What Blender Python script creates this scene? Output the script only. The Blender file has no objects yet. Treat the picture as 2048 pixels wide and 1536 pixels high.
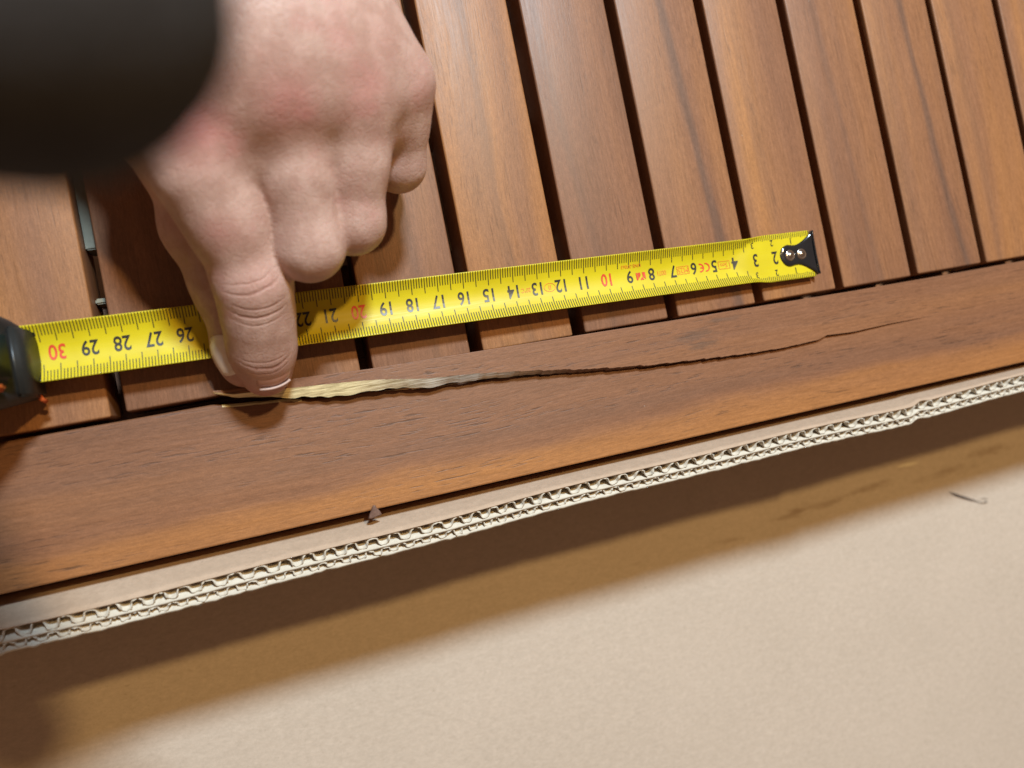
import bpy, bmesh, math, random
import numpy as np
from mathutils import Matrix, Vector

SC = bpy.context.scene
COL = SC.collection
random.seed(7)
RNG = np.random.default_rng(11)

# ------------------------------------------------------------------ camera, world, lamps, exposure
cam_d = bpy.data.cameras.new('camera')
cam = bpy.data.objects.new('camera', cam_d)
COL.objects.link(cam)
cam.matrix_world = Matrix(((0.942744, 0.180080, -0.280722, -0.070807),
                           (-0.194306, 0.980661, -0.023452, -0.019387),
                           (0.271070, 0.076655, 0.959502, 0.288427),
                           (0, 0, 0, 1)))
cam_d.sensor_width = 36.0
cam_d.lens = 27.07
cam_d.clip_start = 0.005
cam_d.clip_end = 50
cam_d.dof.use_dof = True
cam_d.dof.focus_distance = 0.295
cam_d.dof.aperture_fstop = 7.2
SC.camera = cam

world = bpy.data.worlds.new('World')
SC.world = world
world.use_nodes = True
bg = world.node_tree.nodes['Background']
bg.inputs[0].default_value = (0.185, 0.108, 0.066, 1)
bg.inputs[1].default_value = 1.0


def lamp(name, tx, ty, dist, size, power, color, target=(0.03, 0.0, 0.0)):
    d = Vector((tx, ty, 1.0)).normalized()
    ld = bpy.data.lights.new(name, 'AREA')
    ld.shape = 'DISK'
    ld.size = size
    ld.energy = power
    ld.color = color
    o = bpy.data.objects.new(name, ld)
    COL.objects.link(o)
    o.location = Vector(target) + d * dist
    o.rotation_euler = d.to_track_quat('Z', 'Y').to_euler()
    return o


lamp('warm_ceiling_lamp', 0.22, 0.34, 1.5, 0.07, 10.8, (1.0, 0.69, 0.29))
lamp('cool_ceiling_lamp', 0.15, 0.625, 1.9, 0.22, 59.0, (0.62, 0.82, 1.0))

SC.view_settings.view_transform = 'Standard'
SC.view_settings.look = 'None'
SC.view_settings.exposure = 0.0
SC.view_settings.gamma = 1.0


# ------------------------------------------------------------------ helpers
def link(o, parent=None):
    COL.objects.link(o)
    if parent is not None:
        o.parent = parent
    return o


def empty(name, loc=(0, 0, 0), label=None, cat=None, group=None):
    o = bpy.data.objects.new(name, None)
    o.empty_display_size = 0.01
    o.location = loc
    link(o)
    tag(o, label, cat, group)
    return o


def tag(o, label=None, cat=None, group=None, kind=None):
    if label: o['label'] = label
    if cat: o['category'] = cat
    if group: o['group'] = group
    if kind: o['kind'] = kind
    return o


def mesh_obj(name, verts, faces, mats, parent=None, smooth=False, midx=None):
    me = bpy.data.meshes.new(name)
    me.from_pydata([tuple(map(float, v)) for v in verts], [], [tuple(map(int, f)) for f in faces])
    if not isinstance(mats, (list, tuple)): mats = [mats]
    for m in mats: me.materials.append(m)
    if midx is not None:
        me.polygons.foreach_set('material_index', np.array(midx, dtype=np.int32))
    if smooth:
        me.polygons.foreach_set('use_smooth', np.ones(len(me.polygons), dtype=bool))
    me.update()
    o = bpy.data.objects.new(name, me)
    return link(o, parent)


def bm_obj(name, bm, mats, parent=None, smooth=False):
    me = bpy.data.meshes.new(name)
    bmesh.ops.recalc_face_normals(bm, faces=bm.faces)
    bm.to_mesh(me); bm.free()
    if not isinstance(mats, (list, tuple)): mats = [mats]
    for m in mats: me.materials.append(m)
    if smooth:
        me.polygons.foreach_set('use_smooth', np.ones(len(me.polygons), dtype=bool))
    o = bpy.data.objects.new(name, me)
    return link(o, parent)


def grid_faces(nu, nv, off=0, flip=False):
    f = []
    for i in range(nu - 1):
        for j in range(nv - 1):
            a = off + i * nv + j
            q = (a, a + nv, a + nv + 1, a + 1)
            f.append(q[::-1] if flip else q)
    return f


def solid(o, t, offset=0.0):
    m = o.modifiers.new('solid', 'SOLIDIFY')
    m.thickness = t; m.offset = offset
    return o


# ------------------------------------------------------------------ materials
class NT:
    def __init__(self, name):
        self.m = bpy.data.materials.new(name)
        self.m.use_nodes = True
        self.t = self.m.node_tree
        self.b = self.t.nodes['Principled BSDF']

    def n(self, typ, ins=None, **kw):
        nd = self.t.nodes.new(typ)
        for k, v in kw.items(): setattr(nd, k, v)
        for k, v in (ins or {}).items(): self.set(nd.inputs[k], v)
        return nd

    def set(self, sock, v):
        if isinstance(v, bpy.types.NodeSocket): self.t.links.new(v, sock)
        elif isinstance(v, bpy.types.Node): self.t.links.new(v.outputs[0], sock)
        else: sock.default_value = v

    def math(self, op, a, b=0.0, c=0.0, clamp=False):
        nd = self.n('ShaderNodeMath', operation=op, use_clamp=clamp)
        self.set(nd.inputs[0], a); self.set(nd.inputs[1], b); self.set(nd.inputs[2], c)
        return nd.outputs[0]

    def mix(self, fac, a, b, mode='MIX'):
        nd = self.n('ShaderNodeMix', data_type='RGBA', blend_type=mode)
        self.set(nd.inputs[0], fac); self.set(nd.inputs[6], a); self.set(nd.inputs[7], b)
        return nd.outputs[2]

    def vmul(self, v, s):
        nd = self.n('ShaderNodeVectorMath', operation='MULTIPLY')
        self.set(nd.inputs[0], v); self.set(nd.inputs[1], s)
        return nd.outputs[0]

    def vadd(self, v, s):
        nd = self.n('ShaderNodeVectorMath', operation='ADD')
        self.set(nd.inputs[0], v); self.set(nd.inputs[1], s)
        return nd.outputs[0]

    def noise(self, v, scale=1.0, detail=3.0, rough=0.55, dist=0.0):
        return self.n('ShaderNodeTexNoise', {'Vector': v, 'Scale': scale, 'Detail': detail,
                                             'Roughness': rough, 'Distortion': dist}).outputs[0]

    def ramp(self, fac, stops, interp='LINEAR'):
        nd = self.n('ShaderNodeValToRGB', {'Fac': fac})
        cr = nd.color_ramp
        cr.interpolation = interp
        while len(cr.elements) < len(stops): cr.elements.new(0.5)
        for e, (p, c) in zip(cr.elements, stops):
            e.position = p
            e.color = tuple(c) + (1,) if len(c) == 3 else c
        return nd.outputs[0]

    def mapr(self, v, a, b, c=0.0, d=1.0, smooth=True):
        nd = self.n('ShaderNodeMapRange', {'Value': v, 'From Min': a, 'From Max': b, 'To Min': c, 'To Max': d},
                    interpolation_type='SMOOTHSTEP' if smooth else 'LINEAR')
        return nd.outputs[0]

    def attr(self, name, typ='OBJECT', out='Fac'):
        return self.n('ShaderNodeAttribute', attribute_name=name, attribute_type=typ).outputs[out]

    def bump(self, h, strength, dist):
        nd = self.n('ShaderNodeBump', {'Height': h, 'Strength': strength, 'Distance': dist})
        self.set(self.b.inputs['Normal'], nd.outputs[0])
        return nd.outputs[0]

    def done(self, **kw):
        names = {'color': 'Base Color', 'rough': 'Roughness', 'spec': 'Specular IOR Level', 'metal': 'Metallic',
                 'coat': 'Coat Weight', 'coatr': 'Coat Roughness', 'sss': 'Subsurface Weight',
                 'sssr': 'Subsurface Radius', 'ssss': 'Subsurface Scale', 'sheen': 'Sheen Weight'}
        for k, v in kw.items(): self.set(self.b.inputs[names[k]], v)
        return self.m


def wood(name, grain, rail=False):
    """oiled hardwood; grain = axis index the fibres run along"""
    k = NT(name)
    co = k.n('ShaderNodeTexCoord').outputs['Object']
    seed = k.attr('seed')
    sv = k.n('ShaderNodeCombineXYZ', {0: seed, 1: seed, 2: k.math('MULTIPLY', seed, 1.7)}).outputs[0]
    def mp(across, along):
        s = [across, across, across]
        s[grain] = along
        return k.vadd(k.vmul(co, tuple(s)), sv)
    # slow wander so that the figure is not ruler-straight
    wob = k.n('ShaderNodeTexNoise', {'Vector': mp(14, 7), 'Scale': 1.0, 'Detail': 1.0}).outputs[1]
    wob = k.vmul(k.vadd(wob, (-0.5, -0.5, -0.5)), (0.012, 0.012, 0.012))
    co = k.vadd(co, wob)
    broad = k.noise(mp(48, 3.0), 1.0, 2.0, 0.5)
    tone = k.attr('tone')
    band = k.math('ADD', broad, k.math('SUBTRACT', tone, 0.04))
    if rail:
        sep = k.n('ShaderNodeSeparateXYZ', {0: co})
        # pale orange sapwood along the lower edge of the rail
        ys = k.math('ADD', sep.outputs[1], k.math('MULTIPLY', k.math('SUBTRACT', k.noise(k.vmul(co, (17, 60, 0)), 1.0, 2.0), 0.5), 0.013))
        sap = k.mapr(ys, -0.0395, -0.0335, 1.0, 0.0)
        band = k.math('ADD', k.math('ADD', k.math('MULTIPLY', band, 0.7), 0.07), k.math('MULTIPLY', sap, 0.21))
        band = k.math('SUBTRACT', band, k.math('MULTIPLY', k.mapr(sep.outputs[1], -0.0425, -0.036, 0.0, 1.0),
                                               k.mapr(sep.outputs[1], -0.033, -0.020, 0.06, 0.0)))
    col = k.ramp(band, [(0.15, (0.175, 0.080, 0.044)), (0.38, (0.235, 0.105, 0.054)), (0.52, (0.280, 0.123, 0.055)),
                        (0.66, (0.335, 0.143, 0.052)), (0.85, (0.400, 0.168, 0.050))])
    if rail:
        # grey smudges left by dirty fingers
        for (x, y, rx, ry) in ((0.0930, -0.0085, 0.0120, 0.0030), (0.0960, -0.0130, 0.0080, 0.0022), (0.1080, -0.0040, 0.0100, 0.0012)):
            d = k.vmul(k.vadd(co, (-x, -y, 0)), (1 / rx, 1 / ry, 0))
            ln = k.n('ShaderNodeVectorMath', {0: d}, operation='LENGTH').outputs['Value']
            ln = k.math('ADD', ln, k.math('MULTIPLY', k.math('SUBTRACT', k.noise(k.vmul(co, (180, 700, 0)), 1.0, 3.0, 0.6), 0.5), 2.0))
            col = k.mix(k.mapr(ln, 0.2, 1.2, 0.55, 0.0), col, (0.120, 0.075, 0.055, 1))
    # greyish-violet heartwood streaks
    st = k.noise(mp(75, 2.2), 1.0, 2.0, 0.5)
    stm = k.mapr(st, 0.50, 0.74, 0.0, 0.45)
    if rail: stm = k.math('MULTIPLY', stm, k.math('SUBTRACT', 1.0, sap))
    col = k.mix(stm, col, (0.185, 0.092, 0.058, 1))
    # one dark vein whose place is set per slat
    if not rail:
        sep = k.n('ShaderNodeSeparateXYZ', {0: co})
        vx = k.math('ADD', sep.outputs[0], k.math('MULTIPLY', sep.outputs[1], k.attr('vein_lean')))
        vx = k.math('ADD', vx, k.math('MULTIPLY', k.math('SUBTRACT', k.noise(mp(160, 14), 1.0, 3.0), 0.5), 0.006))
        dv = k.math('ABSOLUTE', k.math('SUBTRACT', vx, k.attr('vein_x')))
        vw = k.math('MULTIPLY', k.mapr(dv, 0.0002, 0.0034, 1.0, 0.0), k.attr('vein'))
        col = k.mix(vw, col, (0.130, 0.072, 0.050, 1))
    if rail: col = k.mix(1.0, col, (0.92, 0.88, 0.82, 1), 'MULTIPLY')
    fib = k.noise(mp(1000, 45), 1.0, 3.0, 0.6)
    col = k.mix(1.0, col, k.ramp(fib, [(0.25, (0.87, 0.86, 0.85)), (0.75, (1.11, 1.11, 1.10))]), 'MULTIPLY')
    por = k.noise(mp(1300, 75), 1.0, 2.0, 0.6)
    pm = k.mapr(por, 0.32, 0.43, 0.60 if rail else 0.28, 0.0)
    pm = k.math('MULTIPLY', pm, k.mapr(k.noise(mp(90, 12), 1.0, 1.0), 0.40, 0.62))
    col = k.mix(pm, col, (0.05, 0.024, 0.014, 1))
    fleck = k.noise(mp(1900, 330), 1.0, 2.0, 0.7)
    col = k.mix(1.0, col, k.ramp(fleck, [(0.25, (0.82, 0.81, 0.80)), (0.75, (1.16, 1.16, 1.15))]), 'MULTIPLY')
    speck = k.noise(k.vadd(k.vmul(co, (2300, 2300, 2300)), sv), 1.0, 2.0, 0.7)
    col = k.mix(1.0, col, k.ramp(speck, [(0.25, (0.86, 0.86, 0.86)), (0.75, (1.14, 1.14, 1.14))]), 'MULTIPLY')
    dust = k.n('ShaderNodeTexVoronoi', {'Vector': k.vadd(co, sv), 'Scale': 62.0}).outputs['Distance']
    col = k.mix(k.mapr(dust, 0.006, 0.013, 0.75, 0.0), col, (0.60, 0.50, 0.40, 1))
    h = k.math('ADD', k.math('MULTIPLY', fib, 0.6), k.math('SUBTRACT', k.math('ADD', k.math('MULTIPLY', fleck, 0.5), k.math('MULTIPLY', speck, 0.3)), pm))
    k.bump(h, 0.35, 0.00018)
    rough = k.mapr(fib, 0.2, 0.8, 0.40, 0.54, smooth=False)
    return k.done(color=col, rough=rough, spec=0.34 if rail else 0.38)


def plain(name, color, rough=0.5, var=0.10, scale=400, bump=0.0, dist=0.0002, **kw):
    k = NT(name)
    co = k.n('ShaderNodeTexCoord').outputs['Object']
    n = k.noise(co, scale, 3.0, 0.6)
    lo, hi = 1 - var, 1 + var
    col = k.mix(1.0, tuple(color) + (1,), k.ramp(n, [(0.3, (lo,) * 3), (0.7, (hi,) * 3)]), 'MULTIPLY')
    if bump: k.bump(n, bump, dist)
    return k.done(color=col, rough=rough, **kw)


M_SLAT = wood('oiled_hardwood_slat', 1)
M_RAIL = wood('oiled_hardwood_rail', 0, rail=True)


def mat_raw():
    k = NT('raw_broken_wood')
    co = k.n('ShaderNodeTexCoord').outputs['Object']
    fib = k.noise(k.vmul(co, (45, 1500, 1100)), 1.0, 3.0, 0.65)
    sep = k.n('ShaderNodeSeparateXYZ', {0: co})
    # yellow sapwood fibres near the tip, sheen painted pale grey, brown heartwood beyond
    t = k.mapr(k.math('ADD', sep.outputs[0], k.math('MULTIPLY', k.math('SUBTRACT', fib, 0.5), 0.03)), -0.052, -0.004)
    t2 = k.mapr(sep.outputs[0], 0.000, 0.045)
    base = k.mix(t, (0.82, 0.68, 0.38, 1), (0.62, 0.58, 0.53, 1))
    base = k.mix(t2, base, (0.16, 0.085, 0.055, 1))
    col = k.mix(1.0, base, k.ramp(fib, [(0.30, (0.50, 0.46, 0.40)), (0.62, (1.18, 1.18, 1.18))]), 'MULTIPLY')
    k.bump(fib, 0.6, 0.0004)
    return k.done(color=col, rough=0.42, spec=0.5)


M_RAW = mat_raw()


def mat_card(name, base, stains=False):
    k = NT(name)
    co = k.n('ShaderNodeTexCoord').outputs['Object']
    big = k.noise(co, 22, 3.0, 0.5)
    fibre = k.noise(k.vmul(co, (420, 800, 420)), 1.0, 4.0, 0.75)
    grain = k.noise(co, 3200, 2.0, 0.7)
    col = k.mix(1.0, tuple(base) + (1,), k.ramp(big, [(0.3, (0.975, 0.975, 0.97)), (0.7, (1.02, 1.02, 1.02))]), 'MULTIPLY')
    col = k.mix(1.0, col, k.ramp(fibre, [(0.3, (0.91, 0.90, 0.89)), (0.7, (1.07, 1.07, 1.07))]), 'MULTIPLY')
    col = k.mix(1.0, col, k.ramp(grain, [(0.3, (0.95, 0.95, 0.95)), (0.7, (1.05, 1.05, 1.05))]), 'MULTIPLY')
    coarse = k.noise(k.vmul(co, (190, 330, 190)), 1.0, 4.0, 0.7)
    col = k.mix(1.0, col, k.ramp(coarse, [(0.3, (0.93, 0.925, 0.915)), (0.7, (1.05, 1.05, 1.05))]), 'MULTIPLY')
    # scattered darker fibres of recycled paper
    fl = k.noise(k.vmul(co, (420, 900, 420)), 1.0, 2.0, 0.8, 0.6)
    col = k.mix(k.mapr(fl, 0.64, 0.74, 0.0, 0.25), col, (0.20, 0.13, 0.08, 1))
    if stains:
        for (x, y, rx, ry, s) in STAINS:
            d = k.vmul(k.vadd(co, (-x, -y, 0)), (1 / rx, 1 / ry, 0))
            ln = k.n('ShaderNodeVectorMath', {0: d}, operation='LENGTH').outputs['Value']
            ln = k.math('ADD', ln, k.math('MULTIPLY', k.math('SUBTRACT', k.noise(k.vmul(co, (60, 240, 60)), 1.0, 3.0, 0.6), 0.5), 3.0))
            col = k.mix(k.mapr(ln, 0.1, 1.15, s * 0.8, 0.0), col, (0.17, 0.085, 0.035, 1))
    k.bump(k.math('ADD', fibre, grain), 0.4, 0.00025)
    return k.done(color=col, rough=0.8, spec=0.25)


STAINS = [(0.2092, -0.1124, 0.024, 0.0036, 0.45), (0.1930, -0.1145, 0.012, 0.0028, 0.40), (0.2491, -0.1109, 0.020, 0.0026, 0.45),
          (0.3087, -0.1140, 0.024, 0.0034, 0.42), (0.3420, -0.1080, 0.022, 0.0036, 0.45), (0.0920, -0.1180, 0.005, 0.0016, 0.35),
          (0.1484, -0.1190, 0.014, 0.0018, 0.30)]
M_CARD = mat_card('kraft_cardboard', (0.53, 0.42, 0.325), True)
M_LINER = mat_card('kraft_liner', (0.47, 0.335, 0.235))
M_CUT = mat_card('cut_cardboard', (0.60, 0.53, 0.43))

# ------------------------------------------------------------------ setting: the cardboard underneath
FLOOR_Z = -0.100
bm = bmesh.new()
bmesh.ops.create_grid(bm, x_segments=60, y_segments=60, size=1.2)
for v in bm.verts:
    v.co.z = FLOOR_Z + 0.0006 * math.sin(v.co.x * 19 + 1) * math.sin(v.co.y * 23)
floor = bm_obj('ground_cardboard', bm, M_CARD, smooth=True)
tag(floor, 'pale brown cardboard sheet under the slatted tabletop', 'cardboard', kind='structure')


def tube_mesh(path, radii, ns=8, cap=True):
    """tube along a polyline: verts, faces"""
    P = [Vector(p) for p in path]
    V, Fc = [], []
    up = Vector((0, 0, 1))
    for i, p in enumerate(P):
        d = (P[min(i + 1, len(P) - 1)] - P[max(i - 1, 0)]).normalized()
        a = d.cross(up)
        if a.length < 1e-4: a = d.cross(Vector((1, 0, 0)))
        a.normalize(); b = a.cross(d).normalized()
        for s in range(ns):
            t = 2 * math.pi * s / ns
            V.append(p + (a * math.cos(t) + b * math.sin(t)) * radii[i])
    for i in range(len(P) - 1):
        for s in range(ns):
            a, b = i * ns + s, i * ns + (s + 1) % ns
            Fc.append((a, b, b + ns, a + ns))
    if cap:
        Fc.append(tuple(range(ns))[::-1])
        Fc.append(tuple((len(P) - 1) * ns + s for s in range(ns)))
    return V, Fc


# pen stroke and torn scratch on the sheet (flat marks)
def stroke(name, pts, w, mat):
    V, Fc = [], []
    for i, (p, ww) in enumerate(zip(pts, w)):
        p = Vector((p[0], p[1], FLOOR_Z + 0.0009))
        a = Vector((*pts[max(i - 1, 0)], 0)); b = Vector((*pts[min(i + 1, len(pts) - 1)], 0))
        d = (b - a).normalized(); nrm = Vector((-d.y, d.x, 0))
        V += [p + nrm * ww, p - nrm * ww]
    Fc = [(2 * i, 2 * i + 1, 2 * i + 3, 2 * i + 2) for i in range(len(pts) - 1)]
    return mesh_obj(name, V, Fc, mat, floor)


M_INK = plain('pen_ink', (0.03, 0.022, 0.025), 0.6)
stroke('pen_mark', [(0.3043, -0.1256), (0.3100, -0.1291), (0.3163, -0.1324), (0.3234, -0.1359)],
       [0.0001, 0.0005, 0.0005, 0.0002], M_INK)
stroke('pen_mark', [(0.3217, -0.1349), (0.3277, -0.1381), (0.3317, -0.1384), (0.3315, -0.1361), (0.3277, -0.1350)],
       [0.0002, 0.0002, 0.0003, 0.0002, 0.0001], M_INK)
stroke('torn_scratch', [(0.2697, -0.1031), (0.2753, -0.1031), (0.2810, -0.1034), (0.2867, -0.1033)],
       [0.0002, 0.0010, 0.0011, 0.0002], plain('torn_paper', (0.66, 0.55, 0.40), 0.9))

# ------------------------------------------------------------------ slatted tabletop
top = empty('slatted_tabletop', (0, 0, 0), 'oiled reddish brown hardwood slatted tabletop with a cracked edge rail', 'tabletop')

SLAT_W, SLAT_T, SLAT_Y0, SLAT_LEN = 0.0378, 0.020, 0.0022, 0.46
bm = bmesh.new()
bmesh.ops.create_cube(bm, size=1.0)
bmesh.ops.scale(bm, vec=(SLAT_W, SLAT_LEN, SLAT_T), verts=bm.verts)
bmesh.ops.translate(bm, vec=(0, SLAT_LEN / 2, -SLAT_T / 2), verts=bm.verts)
bmesh.ops.bevel(bm, geom=list(bm.edges), offset=0.0008, segments=3, profile=0.5, affect='EDGES')
slat_me = bpy.data.meshes.new('slat')
bm.to_mesh(slat_me); bm.free()
slat_me.materials.append(M_SLAT)
slat_me.polygons.foreach_set('use_smooth', np.ones(len(slat_me.polygons), dtype=bool))
# centre x, end offset, tone, vein strength, vein place, vein lean
SLATS = [(-0.1466, 0.0000, 0.20, 0.0, 0.0, 0.0), (-0.1040, 0.0008, -0.14, 0.25, 0.006, 0.02),
         (-0.0616, 0.0004, -0.12, 0.2, 0.0, 0.0), (-0.0192, 0.0, 0.00, 0.3, 0.004, 0.05),
         (0.0238, 0.0, 0.08, 0.35, 0.003, 0.03), (0.0672, 0.0003, -0.08, 0.3, -0.008, 0.04),
         (0.1096, 0.0, 0.00, 0.75, 0.009, 0.055), (0.1520, 0.0002, 0.10, 0.0, 0.0, 0.0),
         (0.1944, 0.0, -0.06, 0.3, 0.002, 0.05), (0.2362, 0.0003, 0.00, 0.7, 0.009, 0.055),
         (0.2778, 0.0, 0.14, 0.2, -0.01, 0.0), (0.3200, 0.0, 0.05, 0.0, 0.0, 0.0)]
for i, (x, dy, tone, vein, vx, lean) in enumerate(SLATS):
    o = bpy.data.objects.new('slat', slat_me)
    o.location = (x, SLAT_Y0 + dy, -0.0002 * (i % 3))
    o['seed'] = 3.1 * i + 1.3; o['tone'] = tone; o['vein'] = vein; o['vein_x'] = vx; o['vein_lean'] = lean
    link(o, top)

# ---- edge rail with its long split
Fx = [(-0.0924, -0.0006), (-0.0728, -0.0023), (-0.0591, -0.0046), (-0.0408, -0.0056), (-0.0204, -0.0082), (0.0092, -0.0097), (0.0297, -0.0119),
      (0.0508, -0.0142), (0.0732, -0.0166), (0.0953, -0.0177), (0.1189, -0.0190), (0.1373, -0.0194), (0.1550, -0.0188), (0.1596, -0.0175), (0.1732, -0.0183),
      (0.1956, -0.0177), (0.2183, -0.0179)]
Sx = [(-0.0940, 0.0042), (-0.0880, 0.0022), (-0.0681, 0.0008), (-0.0452, -0.0010), (-0.0354, -0.0022), (-0.0198, -0.0047), (-0.0017, -0.0060),
      (0.0232, -0.0091), (0.0472, -0.0126), (0.0732, -0.0155), (0.0953, -0.0170), (0.1189, -0.0185), (0.1373, -0.0190),
      (0.1550, -0.0185), (0.1596, -0.01725), (0.1732, -0.0181), (0.1956, -0.01762), (0.2183, -0.0179)]
Ux = [(-0.0940, 0.0046), (-0.0880, 0.0040), (-0.0675, 0.0040), (-0.0403, 0.0026), (-0.0086, 0.0023), (0.0466, 0.0016), (0.0856, 0.0010),
      (0.1282, 0.0006), (0.1776, 0.0), (0.2183, 0.0)]
Bx = [(-0.094, 0.0005), (-0.085, 0.0012), (-0.0591, 0.0044), (-0.0408, 0.0038), (-0.0204, 0.0030), (0.0092, 0.0018), (0.0297, 0.0012),
      (0.0508, 0.0009), (0.09, 0.0006), (0.15, 0.0003), (0.2183, 0.0001)]
LIFT = [(-0.094, 0.0055), (-0.0757, 0.0052), (-0.055, 0.0066), (-0.036, 0.0075), (0.0, 0.0062), (0.042, 0.0042), (0.0728, 0.0032), (0.1188, 0.0024),
        (0.16, 0.0019), (0.195, 0.0010), (0.2183, 0.0)]
THK = [(-0.094, 0.0006), (-0.085, 0.0018), (-0.060, 0.0026), (-0.03, 0.0030), (0.02, 0.0032), (0.06, 0.0040), (0.10, 0.010), (0.2183, 0.022)]
ip = lambda tab, x: np.interp(x, [a for a, _ in tab], [b for _, b in tab])
RAIL_Y0, RAIL_T, XL, XR, XTIP = -0.0482, 0.022, -0.215, 0.365, 0.2183


def jag(x, amp=1.0):
    """ragged torn-fibre outline: short saw-teeth drawn out along the grain"""
    s = (x * 95 + 0.6 * np.sin(x * 61)) % 1.0
    t = (x * 260 + 0.5 * np.sin(x * 170)) % 1.0
    return amp * (0.00042 * (s - 0.5) + 0.00016 * (t - 0.5) + 0.00005 * np.sin(x * 1900))


xs = np.concatenate([np.arange(XL, -0.0924, 0.006), np.arange(-0.0924, XTIP, 0.0009), [XTIP]])
R = 0.0006
verts, faces, mi = [], [], []
jf = ip([(-0.10, 0), (-0.07, 0.6), (-0.02, 1), (0.10, 0.8), (0.15, 0.25), (0.2183, 0)], xs)
ytop = np.where(xs < -0.0924, 0.0, ip(Fx, xs) + jag(xs) * jf)
inc = xs >= -0.0924
lip = np.where(inc, ip([(-0.0925, 0.0006), (-0.085, 0.0010), (-0.065, 0.0006), (-0.045, 0.0002), (-0.02, 0.00004), (0.2183, 0.00003)], xs), R)
ext = np.full(len(xs), 0.0003)
for x, yt, l, ex in zip(xs, ytop, lip, ext):
    verts += [(x, RAIL_Y0, -RAIL_T), (x, RAIL_Y0, -R), (x, RAIL_Y0 + 0.3 * R, -0.3 * R), (x, RAIL_Y0 + R, 0), (x, yt - l, 0),
              (x, yt - 0.3 * l, -0.35 * l), (x, yt + ex, -1.3 * l - 0.55 * ex), (x, yt + ex * 0.9, -RAIL_T)]
nv = 8
for i in range(len(xs) - 1):
    for j in range(nv):
        a, b = i * nv + j, i * nv + (j + 1) % nv
        faces.append((a, a + nv, b + nv, b))
        mi.append(1 if (j in (4, 5, 6) and -0.0926 <= xs[i] < -0.066) else 0)
k0 = len(verts)
for x in (XTIP, XR):
    verts += [(x, RAIL_Y0, -RAIL_T), (x, RAIL_Y0, -R), (x, RAIL_Y0 + 0.3 * R, -0.3 * R), (x, RAIL_Y0 + R, 0), (x, -R, 0),
              (x, -0.3 * R, -0.3 * R), (x, 0, -R), (x, 0, -RAIL_T)]
for j in range(nv):
    a, b = k0 + j, k0 + (j + 1) % nv
    faces.append((a, a + nv, b + nv, b)); mi.append(0)
faces += [tuple(range(nv)), tuple(k0 + nv + j for j in range(nv))[::-1]]
mi += [0, 0]
rail = mesh_obj('edge_rail', verts, faces, [M_RAIL, M_RAW], top, midx=mi)
rail['label'] = 'broad lower rail with a long split along its upper edge'
rail['seed'] = 4.7; rail['tone'] = 0.02

# the lifted splinter, still joined to the rail at the right end of the crack
xs = np.concatenate([np.arange(-0.0940, XTIP, 0.0009), [XTIP]])
verts, faces, mi = [], [], []
jf = ip([(-0.094, 0.1), (-0.03, 0.15), (0.0, 0.5), (0.03, 1.0), (0.10, 0.9), (0.15, 0.3), (0.2183, 0)], xs)
for x, s, u, b, lf, th in zip(xs, ip(Sx, xs) + jag(xs) * jf, ip(Ux, xs), ip(Bx, xs), ip(LIFT, xs), ip(THK, xs)):
    u = max(u, s + 0.0004)
    r = min(0.00025, 0.3 * (u - s))
    jb = 0.10 * b * (math.sin(x * 310 + 2 * math.sin(x * 77)) + 0.6 * math.sin(x * 830 + 1.5 * math.sin(x * 210)))
    verts += [(x, s, lf), (x, u - r, lf), (x, u - 0.3 * r, lf - 0.3 * r), (x, u, lf - r), (x, u, lf - th),
              (x, s - 0.6 * b, lf - th), (x, s - b + jb, lf - th * 0.88), (x, s - 0.5 * b + 0.5 * jb, lf - th * 0.40)]
for i in range(len(xs) - 1):
    for j in range(nv):
        a, b = i * nv + j, i * nv + (j + 1) % nv
        faces.append((a, b, b + nv, a + nv)); mi.append(1 if j >= 5 else 0)
faces += [tuple(range(nv))[::-1]]
mi += [1]
spl = mesh_obj('splinter', verts, faces, [M_RAIL, M_RAW], rail, midx=mi)
spl['label'] = 'long splinter lifted off the rail, pale raw wood along its break'
spl['seed'] = 4.7; spl['tone'] = 0.02

# batten below the slats and a pale packing strip seen through the leftmost gap
bm = bmesh.new()
bmesh.ops.create_cube(bm, size=1.0)
bmesh.ops.scale(bm, vec=(0.56, 0.035, 0.025), verts=bm.verts)
bmesh.ops.translate(bm, vec=(0.08, 0.115, -0.0335), verts=bm.verts)
bmesh.ops.bevel(bm, geom=list(bm.edges), offset=0.0015, segments=2, affect='EDGES')
bt = bm_obj('batten', bm, M_RAIL, top)
bt['seed'] = 9.1; bt['tone'] = -0.1
bm = bmesh.new()  # second batten, added to block light showing through the slat-end gap
bmesh.ops.create_cube(bm, size=1.0)
bmesh.ops.scale(bm, vec=(0.56, 0.056, 0.018), verts=bm.verts)
bmesh.ops.translate(bm, vec=(0.08, 0.020, -0.0320), verts=bm.verts)
bmesh.ops.bevel(bm, geom=list(bm.edges), offset=0.0015, segments=2, affect='EDGES')
bt = bm_obj('batten', bm, M_RAIL, top)
bt['seed'] = 12.7; bt['tone'] = -0.1

M_FELT = plain('pale_packing_felt', (0.22, 0.205, 0.15), 0.8, 0.08, 500)
for y0, y1, z in ((0.0620, 0.1400, -0.0075), (0.0425, 0.0445, -0.0075)):
    bm = bmesh.new()
    bmesh.ops.create_cube(bm, size=1.0)
    bmesh.ops.scale(bm, vec=(0.0044, y1 - y0, 0.010), verts=bm.verts)
    bmesh.ops.translate(bm, vec=(-0.1253, (y0 + y1) / 2, z - 0.005), verts=bm.verts)
    bmesh.ops.bevel(bm, geom=list(bm.edges), offset=0.0005, segments=2, affect='EDGES')
    bm_obj('spacer_strip', bm, M_FELT, top)

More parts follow.
